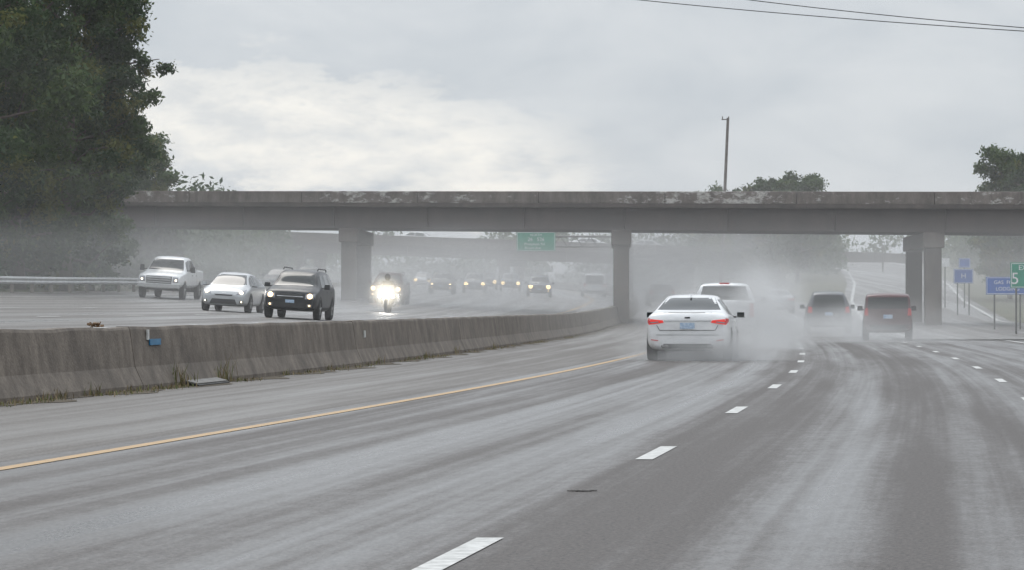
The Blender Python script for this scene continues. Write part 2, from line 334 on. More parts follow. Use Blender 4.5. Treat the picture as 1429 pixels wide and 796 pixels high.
# ------------------------------------------------------------ bridge
def bridge(name,A,Bp,width,seg,cols,mats,nb=5,postsz=1.0,th_rail=.75,girder=1.1,skew=None,ncol=2):
    root=empty(name)
    A=Vector(A);Bp=Vector(Bp); u=(Bp-A); Ln=u.length; u.normalize(); h=Vector((u.x,u.y,0)).normalized(); nrm=Vector((-h.y,h.x,0))
    if nrm.y<0: nrm=-nrm
    R=Matrix((u,nrm,u.cross(nrm))).transposed()
    def bx(m,s0,s1,n0,n1,z0,z1,mi=0):
        c=A+u*((s0+s1)/2)+nrm*((n0+n1)/2)+Vector((0,0,(z0+z1)/2)); m.box(c,(s1-s0,n1-n0,z1-z0),mi,R)
    m=MB(); s=0
    while s<Ln:
        e_=min(s+seg,Ln)
        bx(m,s+.02,e_-.02,0,.25,-th_rail,0); bx(m,s+.02,e_-.02,width-.25,width,-th_rail,0); s=e_
    m.obj('parapet',[mats[0]],root,bevel=.03)
    m=MB(); bx(m,0,Ln,-.12,width+.12,-th_rail-.22,-th_rail-.005,0); m.obj('deck',[mats[1]],root,bevel=.02)
    m=MB()
    for i in range(nb):
        o_=.35+(width-.7)*i/(nb-1)
        bx(m,0,Ln,o_-.07,o_+.07,-th_rail-.22-girder,-th_rail-.225,0)
        bx(m,0,Ln,o_-.28,o_+.28,-th_rail-.22-girder-.06,-th_rail-.223-girder,0)
    s=2
    while s<Ln:
        bx(m,s-.02,s+.02,.15,.275,-th_rail-.22-girder,-th_rail-.235,0); s+=6
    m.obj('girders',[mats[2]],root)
    m=MB(); sk=skew or nrm; T_=width/sk.dot(nrm)
    ax=Vector((sk.y,-sk.x,0)); R3=Matrix((ax,sk,Vector((0,0,1)))).transposed()
    for X_ in cols:
        s=(X_-A.x)/u.x; c=A+u*s; f=c+sk*T_
        topz=-th_rail-.22-girder-.07
        zf=c.z+topz; zt_=min(zf,(A+u*((f-A).dot(h)/u.dot(h))).z+topz)
        mid=c+sk*(T_/2); capz=zt_-.375
        m.box((mid.x,mid.y,capz),(postsz*1.08,T_+.1,.75),0,R3)
        if zf-zt_>.02: m.box((c.x+sk.x*.6,c.y+sk.y*.6,(zf+zt_)/2+.001),(.6,.6,zf-zt_),0,R3)
        for i in range(ncol):
            p=c+sk*(.75+(T_-1.5)*i/(ncol-1)); zt=capz-.37; zb=T(p.x,p.y)-.6
            m.box((p.x,p.y,(zt+zb)/2),(postsz*.86,postsz*.86,zt-zb),0,R3)
    m.obj('piers',[mats[3]],root,bevel=.05)
    return root,A,u,nrm,R
def parapet_mat():
    m,n=nt('stained_parapet'); L=n.links.new
    o=N(n,'ShaderNodeOutputMaterial'); b=N(n,'ShaderNodeBsdfPrincipled',Roughness=.8); L(b.outputs[0],o.inputs[0]); tc=N(n,'ShaderNodeTexCoord')
    mp=N(n,'ShaderNodeMapping'); mp.inputs['Scale'].default_value=(1,1,.4); L(tc.outputs['Object'],mp.inputs[0])
    a=N(n,'ShaderNodeTexNoise',Scale=1.6,Detail=8,Roughness=.75); L(mp.outputs[0],a.inputs['Vector'])
    c=N(n,'ShaderNodeTexNoise',Scale=.10,Detail=2); L(tc.outputs['Object'],c.inputs['Vector'])
    e_=N(n,'ShaderNodeTexNoise',Scale=1.6,Detail=9,Roughness=.78); mp2=N(n,'ShaderNodeMapping'); mp2.inputs['Scale'].default_value=(.8,1,2); mp2.inputs['Location'].default_value=(7,0,0); L(tc.outputs['Object'],mp2.inputs[0]); L(mp2.outputs[0],e_.inputs['Vector'])
    r=N(n,'ShaderNodeMapRange'); r.inputs[1].default_value=.35; r.inputs[2].default_value=.65; L(a.outputs[0],r.inputs[0])
    m1=N(n,'ShaderNodeMix',data_type='RGBA'); m1.inputs[6].default_value=(.065,.05,.042,1); m1.inputs[7].default_value=(.19,.16,.14,1); L(r.outputs[0],m1.inputs[0])
    s=mth('ADD',mth('MULTIPLY',c.outputs[0],.6,n),mth('MULTIPLY',e_.outputs[0],.9,n),n)
    r2=N(n,'ShaderNodeMapRange'); r2.inputs[1].default_value=.79; r2.inputs[2].default_value=.87; L(s,r2.inputs[0])
    m2=N(n,'ShaderNodeMix',data_type='RGBA'); L(m1.outputs[2],m2.inputs[6]); m2.inputs[7].default_value=(.48,.46,.43,1); L(r2.outputs[0],m2.inputs[0]); L(m2.outputs[2],b.inputs['Base Color'])
    return m
M_par=parapet_mat()
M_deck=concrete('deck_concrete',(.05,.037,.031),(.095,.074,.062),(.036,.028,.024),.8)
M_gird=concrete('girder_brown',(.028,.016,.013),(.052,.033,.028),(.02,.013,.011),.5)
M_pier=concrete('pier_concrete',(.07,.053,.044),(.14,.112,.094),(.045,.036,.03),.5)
pl=P(185,266,200); pr_=P(1429,267,172); u=(pr_-pl)/(pr_.x-pl.x)
A=pl+u*(-25-pl.x-12); E=pl+u*(62-pl.x)
pierX=[]
for px in(487,866,1301):
    best=min(np.arange(-25,40,.05),key=lambda X:abs((X)/( (pl+u*(X-pl.x)).y+.9)*F+CX-px)); pierX.append(best)
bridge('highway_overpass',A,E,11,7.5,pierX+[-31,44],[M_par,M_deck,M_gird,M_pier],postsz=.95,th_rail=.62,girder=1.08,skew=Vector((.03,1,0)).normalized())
a2=P(230,317,405); b2=P(905,341,395)
u2=(b2-a2).normalized(); A2=a2-u2*40; E2=b2+u2*30
root2,A2_,u2_,n2_,R2=bridge('flyover_bridge',A2,E2,11,12,[-45,-24,-1,18],[M_deck,M_deck,M_gird,M_pier],postsz=1.3,th_rail=.9,girder=1.0,nb=4)
# ------------------------------------------------------------ vehicles
def make_body(st,m,name,root):
    vs=[];fs=[]
    for (y,wl,zb,zs,zt,wt) in st:
        hp=[(0,zb),(.80*wl,zb),(.97*wl,zb+.10),(1.0*wl,zb+.5*(zs-zb)),(.965*wl,zs),(wt,zt-.045),(wt*.82,zt-.008),(0,zt+.012)]
        ring=[(x,z) for x,z in hp]+[(-x,z) for x,z in hp[-2:0:-1]]
        for x,z in ring: vs.append((x,y,z))
    k=14
    for j in range(len(st)-1):
        for i in range(k): fs.append((j*k+i,(j+1)*k+i,(j+1)*k+(i+1)%k,j*k+(i+1)%k))
    fs.append([i for i in range(k)]); fs.append([(len(st)-1)*k+i for i in range(k)][::-1])
    o=obj_from(name,vs,fs,m,smooth=True,parent=root)
    me=o.data
    cr=me.attributes.new('crease_edge','FLOAT','EDGE')
    vals=[]
    for e_ in me.edges:
        a,b=e_.vertices; ra,rb=a//k,b//k; ia,ib=a%k,b%k; v=0
        if ra==rb and ra in(0,len(st)-1): v=.75
        elif ra!=rb and ia==ib and ia in(4,10): v=.5
        elif ra!=rb and ia==ib and ia in(5,9): v=.35
        vals.append(v)
    cr.data.foreach_set('value',vals)
    s=o.modifiers.new('sub','SUBSURF'); s.levels=2; s.render_levels=2
    bpy.context.view_layer.update()
    bvh=BVHTree.FromObject(o,bpy.context.evaluated_depsgraph_get())
    return o,bvh
class Car:
    def __init__(s,name,st,m):
        s.root=empty(name); s.body,s.bvh=make_body(st,m,'body',s.root); s.parts={}
        s.hw=max(q[1] for q in st); s.y0=min(q[0] for q in st); s.y1=max(q[0] for q in st)
    def cast(s,face,a,b):
        if face=='rear': o=Vector((a,-6,b)); dr=Vector((0,1,0))
        elif face=='front': o=Vector((a,6,b)); dr=Vector((0,-1,0))
        elif face=='right': o=Vector((3,a,b)); dr=Vector((-1,0,0))
        elif face=='left': o=Vector((-3,a,b)); dr=Vector((1,0,0))
        else: o=Vector((a,b,4)); dr=Vector((0,0,-1))
        h=s.bvh.ray_cast(o,dr)
        if h[0] is None: h=s.bvh.find_nearest(o+dr*3 if face in('right','left') else o+dr*4)
        return h[0],h[1],-dr
    def patch(s,pn,face,q,m,off=.012,nu=6,nv=4):
        vs=[]
        for j in range(nv+1):
            for i in range(nu+1):
                a=i/nu;b=j/nv
                p=[(q[0][t]*(1-a)+q[1][t]*a)*(1-b)+(q[3][t]*(1-a)+q[2][t]*a)*b for t in(0,1)]
                h,nr,dr=s.cast(face,p[0],p[1]); vs.append(h+dr*off)
        k=nu+1; fs=[(j*k+i,j*k+i+1,(j+1)*k+i+1,(j+1)*k+i) for j in range(nv) for i in range(nu)]
        s.parts.setdefault((pn,m.name),[m,[],[]]); P_=s.parts[(pn,m.name)]; k0=len(P_[1]); P_[1].extend(vs); P_[2].extend([tuple(k0+t for t in f) for f in fs])
    def sym(s,pn,face,q,m,off=.012,nu=6,nv=4):
        if face in('rear','front','top'):
            s.patch(pn,face,q,m,off,nu,nv); s.patch(pn,face,[(-a,b) for a,b in q],m,off,nu,nv)
        else:
            s.patch(pn,'right',q,m,off,nu,nv); s.patch(pn,'left',q,m,off,nu,nv)
    def disc(s,pn,face,c,r,m,off=.01,zmin=-9,nseg=20,ry=None):
        vs=[];fs=[]; ry=ry or r
        for j in range(0,4):
            for i in range(nseg):
                g=2*math.pi*i/nseg; a=c[0]+math.cos(g)*r*j/3; b=max(zmin,c[1]+math.sin(g)*ry*j/3)
                h,nr,dr=s.cast(face,a,b); vs.append(h+dr*off)
        for j in range(3):
            for i in range(nseg): fs.append((j*nseg+i,j*nseg+(i+1)%nseg,(j+1)*nseg+(i+1)%nseg,(j+1)*nseg+i))
        P_=s.parts.setdefault((pn,m.name),[m,[],[]]); k0=len(P_[1]); P_[1].extend(vs); P_[2].extend([tuple(k0+t for t in f) for f in fs])
    def wheels(s,yf,yr,r,zb,tw=.22):
        for yy in(yf,yr):
            for f in('left','right'): s.disc('wheel_arch',f,(yy,r),r+.075,M_trim,.006,zmin=zb+.05,nseg=24)
            for sx in(-1,1):
                mb=MB(); x0=sx*(s.hw-.20); x1=sx*(s.hw+.012)
                lr=[(x0,r*.9),(x0,r),(x1-sx*.03,r),(x1,r*.93)]
                ks=24; k=len(mb.v)
                for (xx,rr_) in lr+[(x1,r*.66),(x1-sx*.03,r*.62)]:
                    for i in range(ks):
                        g=2*math.pi*i/ks; mb.v.append(Vector((xx,yy+math.cos(g)*rr_,r+math.sin(g)*rr_)))
                for j in range(5):
                    for i in range(ks): mb.f.append([k+j*ks+i,k+j*ks+(i+1)%ks,k+(j+1)*ks+(i+1)%ks,k+(j+1)*ks+i]); mb.m.append(0)
                mb.f.append([k+i for i in range(ks)]); mb.m.append(0)
                mb.f.append([k+5*ks+i for i in range(ks)]); mb.m.append(2)
                for i in range(5):
                    R=Matrix.Rotation(i*2*math.pi/5,3,'X'); mb.box(Vector((x1-sx*.015,yy,r))+R@Vector((0,0,r*.3)),(.02,r*.16,r*.62),1,R)
                mb.tube([(x1-sx*.04,yy,r),(x1,yy,r)],r*.14,10,1)
                mb.obj('wheel',[M_tyre,M_rim,M_trim],s.root)
    def mirrors(s,y,z,m,sz=(.2,.1,.15),out=None):
        mb=MB(); o_=out or .1
        for sx in(-1,1):
            mb.box((sx*(s.hw+o_),y,z),sz,0,tp=.85); mb.box((sx*(s.hw+o_*.1),y+.02,z-.05),(abs(o_)*1.6+.06,.06,.04),1)
            mb.box((sx*(s.hw+o_),y-sz[1]/2-.003,z),(sz[0]*.8,.006,sz[2]*.75),2)
        mb.obj('mirror',[m,M_trim,M_glass],s.root,bevel=.02)
    def lamp(s,px_,z,y,r,m,name='headlamp_bulb'):
        for sx in(-1,1):
            bm=bmesh.new(); bmesh.ops.create_uvsphere(bm,u_segments=12,v_segments=8,radius=r); me=bpy.data.meshes.new(name); bm.to_mesh(me); bm.free(); me.materials.append(m)
            o=bpy.data.objects.new(name,me); scene.collection.objects.link(o); o.parent=s.root
            h,_,_=s.cast('front',sx*px_,z); o.location=(sx*px_,h.y+.025,z); o.scale=(1,.6,1)
    def finish(s,x,d,a,oncoming,zoff=0):
        for (pn,_),(m,v,f) in s.parts.items(): obj_from(pn,v,f,m,smooth=True,parent=s.root)
        e_=.5
        nrm=Vector((-(S(x+e_,d)-S(x-e_,d)),-(S(x,d+e_)-S(x,d-e_)),1)).normalized()
        f=Vector((math.sin(a),math.cos(a),0)); f=-f if oncoming else f
        xx=f.cross(nrm).normalized(); f=nrm.cross(xx).normalized()
        R=Matrix((xx,f,nrm)).transposed().to_4x4(); s.root.matrix_world=Matrix.Translation((x,d,S(x,d)+zoff))@R
def seam(c,y,z0,z1): c.sym('door_seam','right',[(y-.008,z0),(y+.008,z0),(y+.008,z1),(y-.008,z1)],M_trim,.005,1,5)
def sedan(name,m,lit=False):
    st=[(-2.42,.80,.30,.80,.90,.72),(-2.37,.88,.24,.95,1.04,.80),(-2.15,.91,.21,.97,1.085,.80),(-1.80,.93,.2,.97,1.10,.78),(-1.30,.93,.19,.965,1.30,.66),(-.80,.93,.19,.96,1.425,.58),
        (-.1,.93,.19,.95,1.47,.58),(.5,.93,.19,.93,1.42,.57),(.95,.93,.19,.92,1.2,.66),(1.35,.93,.2,.90,1.0,.76),(1.9,.91,.2,.84,.9,.74),(2.25,.86,.22,.72,.78,.66),(2.40,.76,.26,.6,.66,.58)]
    c=Car(name,st,m)
    c.patch('rear_window','rear',[(-.70,1.115),(.70,1.115),(.53,1.385),(-.53,1.385)],M_glass,.008,12,8)
    c.patch('windshield','front',[(-.68,1.02),(.68,1.02),(.52,1.37),(-.52,1.37)],M_glass,.008,12,8)
    for q in([(-1.45,1.03),(-.42,.995),(-.42,1.36),(-1.0,1.34)],[(-.34,.99),(.98,.97),(.55,1.31),(-.34,1.37)]): c.sym('side_window','right',q,M_glass,.008,8,5)
    c.patch('windshield_wiper','front',[(-.5,1.03),(.3,1.03),(.3,1.05),(-.5,1.045)],M_trim,.02,5,1)
    R_=M_redlit if lit else M_red
    c.sym('tail_lamp','rear',[(.52,.835),(.90,.78),(.90,.92),(.54,.885)],R_,.014,8,4)
    c.sym('tail_lamp_core','rear',[(.62,.84),(.86,.81),(.86,.84),(.64,.862)],M_lens,.02,4,1)
    c.sym('tail_lamp','right',[(-2.40,.80),(-2.10,.87),(-2.10,.92),(-2.40,.93)],M_red,.012,5,3)
    c.patch('trunk_trim','rear',[(-.52,.862),(.52,.862),(.52,.882),(-.52,.882)],M_chrome,.018,6,1)
    c.patch('trunk_seam','rear',[(-.60,.66),(.60,.66),(.60,.673),(-.60,.673)],M_trim,.01,6,1)
    c.sym('trunk_seam','rear',[(.60,.66),(.613,.66),(.68,.78),(.667,.78)],M_trim,.01,1,3)
    c.patch('spoiler_edge','rear',[(-.7,1.045),(.7,1.045),(.7,1.06),(-.7,1.06)],M_trim,.004,8,1)
    c.patch('licence_plate','rear',[(-.16,.70),(.16,.70),(.16,.83),(-.16,.83)],M_plate,.025,2,2)
    c.patch('badge','rear',[(-.06,.93),(.06,.93),(.06,.96),(-.06,.96)],M_trim,.018,2,1)
    c.patch('rear_diffuser','rear',[(-.56,.27),(.56,.27),(.52,.37),(-.52,.37)],M_trim,.012,8,3)
    c.sym('rear_reflector','rear',[(.64,.43),(.80,.45),(.80,.47),(.64,.45)],M_red,.016,3,1)
    c.sym('exhaust','rear',[(.42,.29),(.58,.29),(.58,.34),(.42,.34)],M_chrome,.03,2,2)
    c.patch('bumper_seam','rear',[(-.9,.56),(.9,.56),(.9,.568),(-.9,.568)],M_trim,.008,8,1)
    c.patch('grille','front',[(-.42,.5),(.42,.5),(.5,.66),(-.5,.66)],M_trim,.01,6,3)
    c.sym('head_lamp','front',[(.5,.6),(.84,.62),(.8,.74),(.52,.68)],M_lens,.012,5,3)
    c.patch('lower_grille','front',[(-.5,.27),(.5,.27),(.55,.38),(-.55,.38)],M_trim,.01,6,2)
    for y in(-.38,.98): seam(c,y,.32,.97)
    seam(c,-1.35,.5,1.0)
    for y in(-.25,-1.1): c.sym('door_handle','right',[(y-.1,.84),(y+.1,.84),(y+.1,.865),(y-.1,.865)],M_chrome,.03,2,1)
    c.sym('sill','right',[(-1.0,.22),(1.0,.22),(1.0,.29),(-1.0,.29)],M_trim,.006,6,1)
    mb=MB(); mb.box((0,-.95,1.45),(.04,.18,.07),0,tp=.4); mb.obj('antenna',[m],c.root)
    c.wheels(1.42,-1.40,.335,.2); c.mirrors(.78,1.0,m)
    return c
def suv(name,m,H=1.69,HW=.915,boxy=False,lit=None,Lh=2.25,rack=True,cladding=True,lr=.085):
    k=H/1.69; 
    st=[(-Lh,.84,.36,.98,1.12,.74),(-Lh+.06,HW-.03,.3,1.03,1.3,.72),(-Lh+.22,HW,.27,1.04,1.56*k,.66),(-Lh+.5,HW,.26,1.04,1.66*k,.64),(-.9,HW,.26,1.03,1.69*k,.64),(.0,HW,.26,1.02,1.69*k,.64),(.45,HW,.26,1.01,1.62*k,.63),
        (.85,HW,.26,1.0,1.36*k,.70),(1.15,HW,.27,.99,1.14,.78),(1.6,HW,.28,.96,1.06,.78),(Lh-.2,HW-.03,.30,.88,.98,.74),(Lh-.04,HW-.08,.32,.78,.86,.68),(Lh,.76,.36,.72,.76,.62)]
    if boxy:
        st=[(-Lh,.84,.34,.98,1.30,.76),(-Lh+.05,HW-.01,.28,1.0,1.58*k,.76),(-Lh+.25,HW,.26,1.0,1.66*k,.76),(-.9,HW,.25,1.0,1.69*k,.76),(.2,HW,.25,1.0,1.68*k,.75),(.65,HW,.26,1.0,1.62*k,.74),
            (1.0,HW,.26,.99,1.36*k,.76),(1.25,HW,.27,.98,1.12,.78),(1.6,HW,.28,.95,1.04,.78),(Lh-.12,HW-.03,.30,.88,.98,.74),(Lh,.78,.36,.75,.86,.66)]
    c=Car(name,st,m); zt=1.58*k
    wt=.60 if not boxy else .70
    c.patch('windshield','front',[(-.76,1.13),(.76,1.13),(wt,zt-.02),(-wt,zt-.02)],M_glass,.008,12,8)
    c.patch('rear_window','rear',[(-.70,1.10),(.70,1.10),(wt-.02,zt-.05),(-wt+.02,zt-.05)],M_glass,.01,10,6)
    for q in([(-Lh+.35,1.10),(-1.12,1.08),(-1.12,zt-.02),(-Lh+.55,zt-.06)],[(-1.04,1.08),(-.18,1.07),(-.18,zt),(-1.04,zt-.01)],[(-.10,1.07),(.86,1.06),(.42,zt-.06),(-.10,zt)]): c.sym('side_window','right',q,M_glass,.008,7,5)
    c.sym('tail_lamp','rear',[(.68,.86),(.88,.88),(.84,1.14),(.70,1.12)],M_red,.014,3,5)
    c.patch('licence_plate','rear',[(-.16,.76),(.16,.76),(.16,.9),(-.16,.9)],M_plate,.025,2,2)
    c.patch('rear_bumper','rear',[(-.8,.36),(.8,.36),(.84,.55),(-.84,.55)],M_trim,.016,8,3)
    c.patch('grille','front',[(-.40,.66),(.40,.66),(.46,.84),(-.46,.84)],M_trim,.012,8,3)
    c.patch('grille_bar','front',[(-.44,.745),(.44,.745),(.44,.765),(-.44,.765)],M_chrome,.02,8,1)
    c.sym('head_lamp','front',[(.50,.68),(.84,.70),(.82,.88),(.52,.84)],M_lens,.014,5,3)
    c.patch('lower_grille','front',[(-.46,.40),(.46,.40),(.50,.56),(-.50,.56)],M_trim,.012,8,3)
    c.patch('licence_plate','front',[(-.15,.54),(.15,.54),(.15,.64),(-.15,.64)],M_plate,.02,2,2)
    c.sym('fog_lamp','front',[(.58,.42),(.74,.42),(.74,.52),(.58,.52)],M_lens,.014,2,2)
    if cladding:
        c.sym('cladding','right',[(-1.3,.28),(1.35,.28),(1.35,.42),(-1.3,.42)],M_trim,.01,8,2)
    if lit: c.lamp(.66,.78,0,lr,lit)
    if lit: c.lamp(.66,.47,0,.03,lit)
    for y in(-.14,.9,-1.08): seam(c,y,.38,1.03)
    for y in(-.0,-.95): c.sym('door_handle','right',[(y-.1,.92),(y+.1,.92),(y+.1,.95),(y-.1,.95)],M_trim,.03,2,1)
    if rack:
        mb=MB()
        for sx in(-1,1): mb.tube([(sx*.58,-1.7,1.66*k),(sx*.58,-1.6,1.73*k),(sx*.58,.1,1.745*k),(sx*.58,.25,1.68*k)],.02,6)
        mb.obj('roof_rack',[M_trim],c.root,smooth=True)
    c.wheels(Lh-.85,-Lh+.85,.36,.27); c.mirrors(.78,1.12,m,sz=(.2,.1,.17))
    return c
def hatch(name,m,lit=None,lr=.06):
    st=[(-2.22,.82,.34,.95,1.08,.70),(-2.16,.86,.26,1.0,1.16,.68),(-1.7,.87,.22,.98,1.30,.62),(-1.0,.875,.2,.95,1.43,.58),(-.2,.875,.19,.93,1.49,.57),(.35,.875,.19,.91,1.43,.57),(.85,.875,.19,.9,1.24,.62),(1.35,.87,.2,.88,1.0,.70),(1.75,.86,.2,.82,.88,.70),(2.1,.80,.22,.70,.77,.64),(2.22,.68,.26,.58,.64,.54)]
    c=Car(name,st,m)
    c.patch('windshield','front',[(-.66,1.01),(.66,1.01),(.50,1.39),(-.50,1.39)],M_glass,.008,12,8)
    c.patch('rear_window','rear',[(-.6,1.12),(.6,1.12),(.5,1.36),(-.5,1.36)],M_glass,.01,8,5)
    for q in([(-1.7,1.03),(-.72,1.0),(-.72,1.36),(-1.3,1.3)],[(-.64,1.0),(.2,.98),(.2,1.38),(-.64,1.39)],[(.27,.98),(1.15,.95),(.62,1.26),(.27,1.36)]): c.sym('side_window','right',q,M_glass,.008,7,5)
    c.sym('head_lamp','front',[(.44,.62),(.78,.66),(.76,.84),(.52,.72)],M_lens,.014,5,3)
    c.patch('grille','front',[(-.3,.58),(.3,.58),(.34,.63),(-.34,.63)],M_trim,.012,6,1)
    c.patch('lower_grille','front',[(-.5,.28),(.5,.28),(.42,.46),(-.42,.46)],M_trim,.012,8,3)
    c.sym('fog_lamp','front',[(.58,.34),(.72,.34),(.72,.42),(.60,.42)],M_trim,.012,2,2)
    c.patch('badge','front',[(-.07,.66),(.07,.66),(.07,.71),(-.07,.71)],M_chrome,.014,2,1)
    c.sym('tail_lamp','rear',[(.62,.8),(.80,.8),(.78,1.05),(.66,1.05)],M_red,.014,3,4)
    if lit: c.lamp(.62,.70,0,lr,lit); c.lamp(.66,.38,0,.03,lit)
    for y in(.24,-.68): seam(c,y,.3,.95)
    c.wheels(1.35,-1.35,.32,.2); c.mirrors(.85,1.0,m)
    return c
def pickup(name,m,lit=None):
    st=[(-2.9,.95,.55,1.28,1.36,.90),(-2.84,.98,.52,1.30,1.38,.93),(-1.7,1.0,.50,1.30,1.38,.94),(-1.02,1.0,.48,1.29,1.385,.93),(-.96,1.0,.48,1.28,1.62,.84),(-.86,1.0,.48,1.27,1.88,.72),(-.4,1.0,.48,1.26,1.94,.70),(.4,1.0,.48,1.24,1.92,.70),(.75,1.0,.48,1.22,1.80,.71),
        (1.12,1.0,.48,1.2,1.48,.80),(1.42,1.0,.48,1.18,1.28,.88),(2.3,.99,.48,1.14,1.22,.86),(2.75,.96,.46,1.05,1.14,.82),(2.88,.92,.46,.95,1.0,.8)]
    c=Car(name,st,m)
    c.patch('windshield','front',[(-.80,1.32),(.80,1.32),(.66,1.80),(-.66,1.80)],M_glass,.01,12,8)
    c.patch('rear_window','rear',[(-.74,1.43),(.74,1.43),(.64,1.80),(-.64,1.80)],M_glass,.012,10,6)
    c.patch('bed_floor','top',[(-.82,-2.76),(.82,-2.76),(.82,-1.1),(-.82,-1.1)],M_trim,.012,6,6)
    for q in([(-.82,1.33),(.0,1.33),(.0,1.80),(-.72,1.78)],[(.08,1.32),(1.12,1.29),(.72,1.70),(.08,1.80)]): c.sym('side_window','right',q,M_glass,.01,7,5)
    c.sym('tail_lamp','rear',[(.80,.88),(.93,.88),(.91,1.28),(.80,1.28)],M_red,.016,3,6)
    c.patch('tailgate_seam','rear',[(-.78,.80),(.78,.80),(.78,.812),(-.78,.812)],M_trim,.012,6,1)
    c.sym('tailgate_seam','rear',[(.775,.80),(.787,.80),(.787,1.30),(.775,1.30)],M_trim,.012,1,5)
    c.patch('tailgate_handle','rear',[(-.14,1.12),(.14,1.12),(.14,1.19),(-.14,1.19)],M_trim,.02,2,1)
    mb=MB(); mb.box((0,-2.95,.62),(1.9,.16,.2),0); mb.box((0,-3.035,.62),(.5,.02,.15),1); mb.box((0,2.93,.60),(1.9,.12,.22),0); mb.obj('bumper',[M_chrome,M_trim],c.root,bevel=.03)
    mb=MB(); mb.box((0,-3.05,.62),(.31,.01,.15),0); mb.obj('licence_plate',[M_plate],c.root)
    mb=MB(); mb.box((0,-.88,1.91),(.3,.06,.05),0); mb.obj('third_brake_lamp',[M_red],c.root,bevel=.01)
    c.patch('grille','front',[(-.56,.72),(.56,.72),(.58,1.04),(-.58,1.04)],M_trim,.02,8,4)
    for z in(.78,.88,.98): c.patch('grille_bar','front',[(-.54,z-.022),(.54,z-.022),(.54,z+.022),(-.54,z+.022)],M_chrome,.035,8,1)
    c.sym('head_lamp','front',[(.62,.78),(.92,.78),(.92,1.02),(.62,1.02)],M_lens,.02,4,3)
    if lit: c.lamp(.76,.88,0,.05,lit)
    c.sym('sill','right',[(-1.0,.5),(1.2,.5),(1.2,.58),(-1.0,.58)],M_trim,.012,6,1)
    for y in(.04,1.18,-.9): seam(c,y,.6,1.25)
    seam(c,-1.03,.55,1.36)
    for y in(.2,-.7): c.sym('door_handle','right',[(y-.1,1.1),(y+.1,1.1),(y+.1,1.14),(y-.1,1.14)],M_chrome,.03,2,1)
    c.wheels(1.85,-1.85,.40,.5,.26); c.mirrors(.95,1.38,M_trim if lit else m,sz=(.2,.12,.26),out=.15)
    mb=MB(); mb.box((0,0,.45),(1.2,5.2,.16),0); mb.tube([(-.9,-1.85,.4),(.9,-1.85,.4)],.09,10,0); mb.obj('chassis',[M_trim],c.root)
    return c
def X(px,d): return (px-CX)*d/F
sedan('white_car',M_white,True).finish(X(968,81),81,.108,False)
pickup('pickup_truck',M_white).finish(X(1012,109),109,.085,False)
suv('minivan',M_grey,H=1.78,HW=.97,Lh=2.5,rack=False,cladding=False).finish(X(1155,152),152,.07,False)
suv('boxy_car',M_maroon,H=1.66,HW=.85,boxy=True,Lh=2.0,rack=False,cladding=False).finish(X(1238,127),127,.09,False)
suv('distant_suv',M_grey,rack=False).finish(X(921,250),250,-.02,False)
sedan('distant_car',M_silver,False).finish(X(1085,215),215,.03,False)
pickup('pickup_truck',M_white,M_headw).finish(X(237,161),161,.09,True)
hatch('hatchback_car',M_silver,M_headw,lr=.08).finish(X(325,131),131,.09,True)
suv('suv_car',M_black,lit=M_head,lr=.09).finish(X(417,121),121,.09,True)
suv('suv_car',M_black,lit=M_head,lr=.08).finish(X(617,262),262,.03,True)
suv('suv_car',M_maroon,lit=M_head,Lh=2.4,lr=.12).finish(X(543,190),190,.06,True)
sedan('sedan_car',M_black).finish(X(390,236),236,.05,True)
for px,d,m in((662,280,M_grey),(712,315,M_blue),(752,268,M_blue),(680,330,M_black),(430,262,M_black),(590,330,M_silver)):
    (hatch if m is M_silver else suv)('oncoming_car',m,lit=M_head,lr=.17).finish(X(px,d),d,0.0,True)
c=suv('white_van',M_white,H=1.95,HW=.97,boxy=True,Lh=2.5,rack=False); c.finish(X(828,285),285,0,False)
for px in(578,817,896):
    d=402; c=sedan('flyover_car',M_white); c.finish(0,0,0,False)
    s=(X(px,d)-A2_.x)/u2_.x; p=A2_+u2_*s+n2_*3.0
    f=u2_; up=Vector((0,0,1)); xx=f.cross(up).normalized()
    c.root.matrix_world=Matrix.Translation(p+Vector((0,0,-.895)))@Matrix((xx,f,xx.cross(f))).transposed().to_4x4()
# ------------------------------------------------------------ motorcycle + rider
def torus_pts(mb,cx,cy,cz,R,r,mi,ns=28,nr=8,sx=1.0):
    k=len(mb.v)
    for i in range(ns):
        a=2*math.pi*i/ns
        for j in range(nr):
            b=2*math.pi*j/nr; q=R+r*math.cos(b); mb.v.append(Vector((cx+sx*r*math.sin(b),cy+q*math.cos(a),cz+q*math.sin(a))))
    for i in range(ns):
        for j in range(nr): mb.f.append([k+i*nr+j,k+((i+1)%ns)*nr+j,k+((i+1)%ns)*nr+(j+1)%nr,k+i*nr+(j+1)%nr]); mb.m.append(mi)
bk=empty('motorcycle')
mb=MB()
torus_pts(mb,0,.82,.32,.25,.07,0); torus_pts(mb,0,-.78,.32,.24,.085,0)
for yy in(.82,-.78):
    for i in range(6):
        g=i*math.pi/3; mb.tube([(0,yy,.32),(0,yy+.2*math.cos(g),.32+.2*math.sin(g))],.015,5,1)
for sx in(-.1,.1): mb.tube([(sx,.84,.32),(sx,.58,.95)],.028,8,1)
mb.tube([(-.38,.36,1.06),(-.2,.46,1.04),(.2,.46,1.04),(.38,.36,1.06)],.016,6,2)
for sx in(-1,1): mb.tube([(sx*.2,.45,1.05),(sx*.36,.5,1.2)],.008,5,2); mb.box((sx*.37,.5,1.22),(.14,.03,.09),2)
mb.box((0,.05,.48),(.34,.55,.34),2); mb.tube([(.2,.1,.3),(.22,-.4,.28),(.24,-.95,.36)],[.04,.05,.06],8,1)
mb.tube([(-.2,.1,.3),(-.22,-.4,.28),(-.24,-.95,.36)],[.04,.05,.06],8,1)
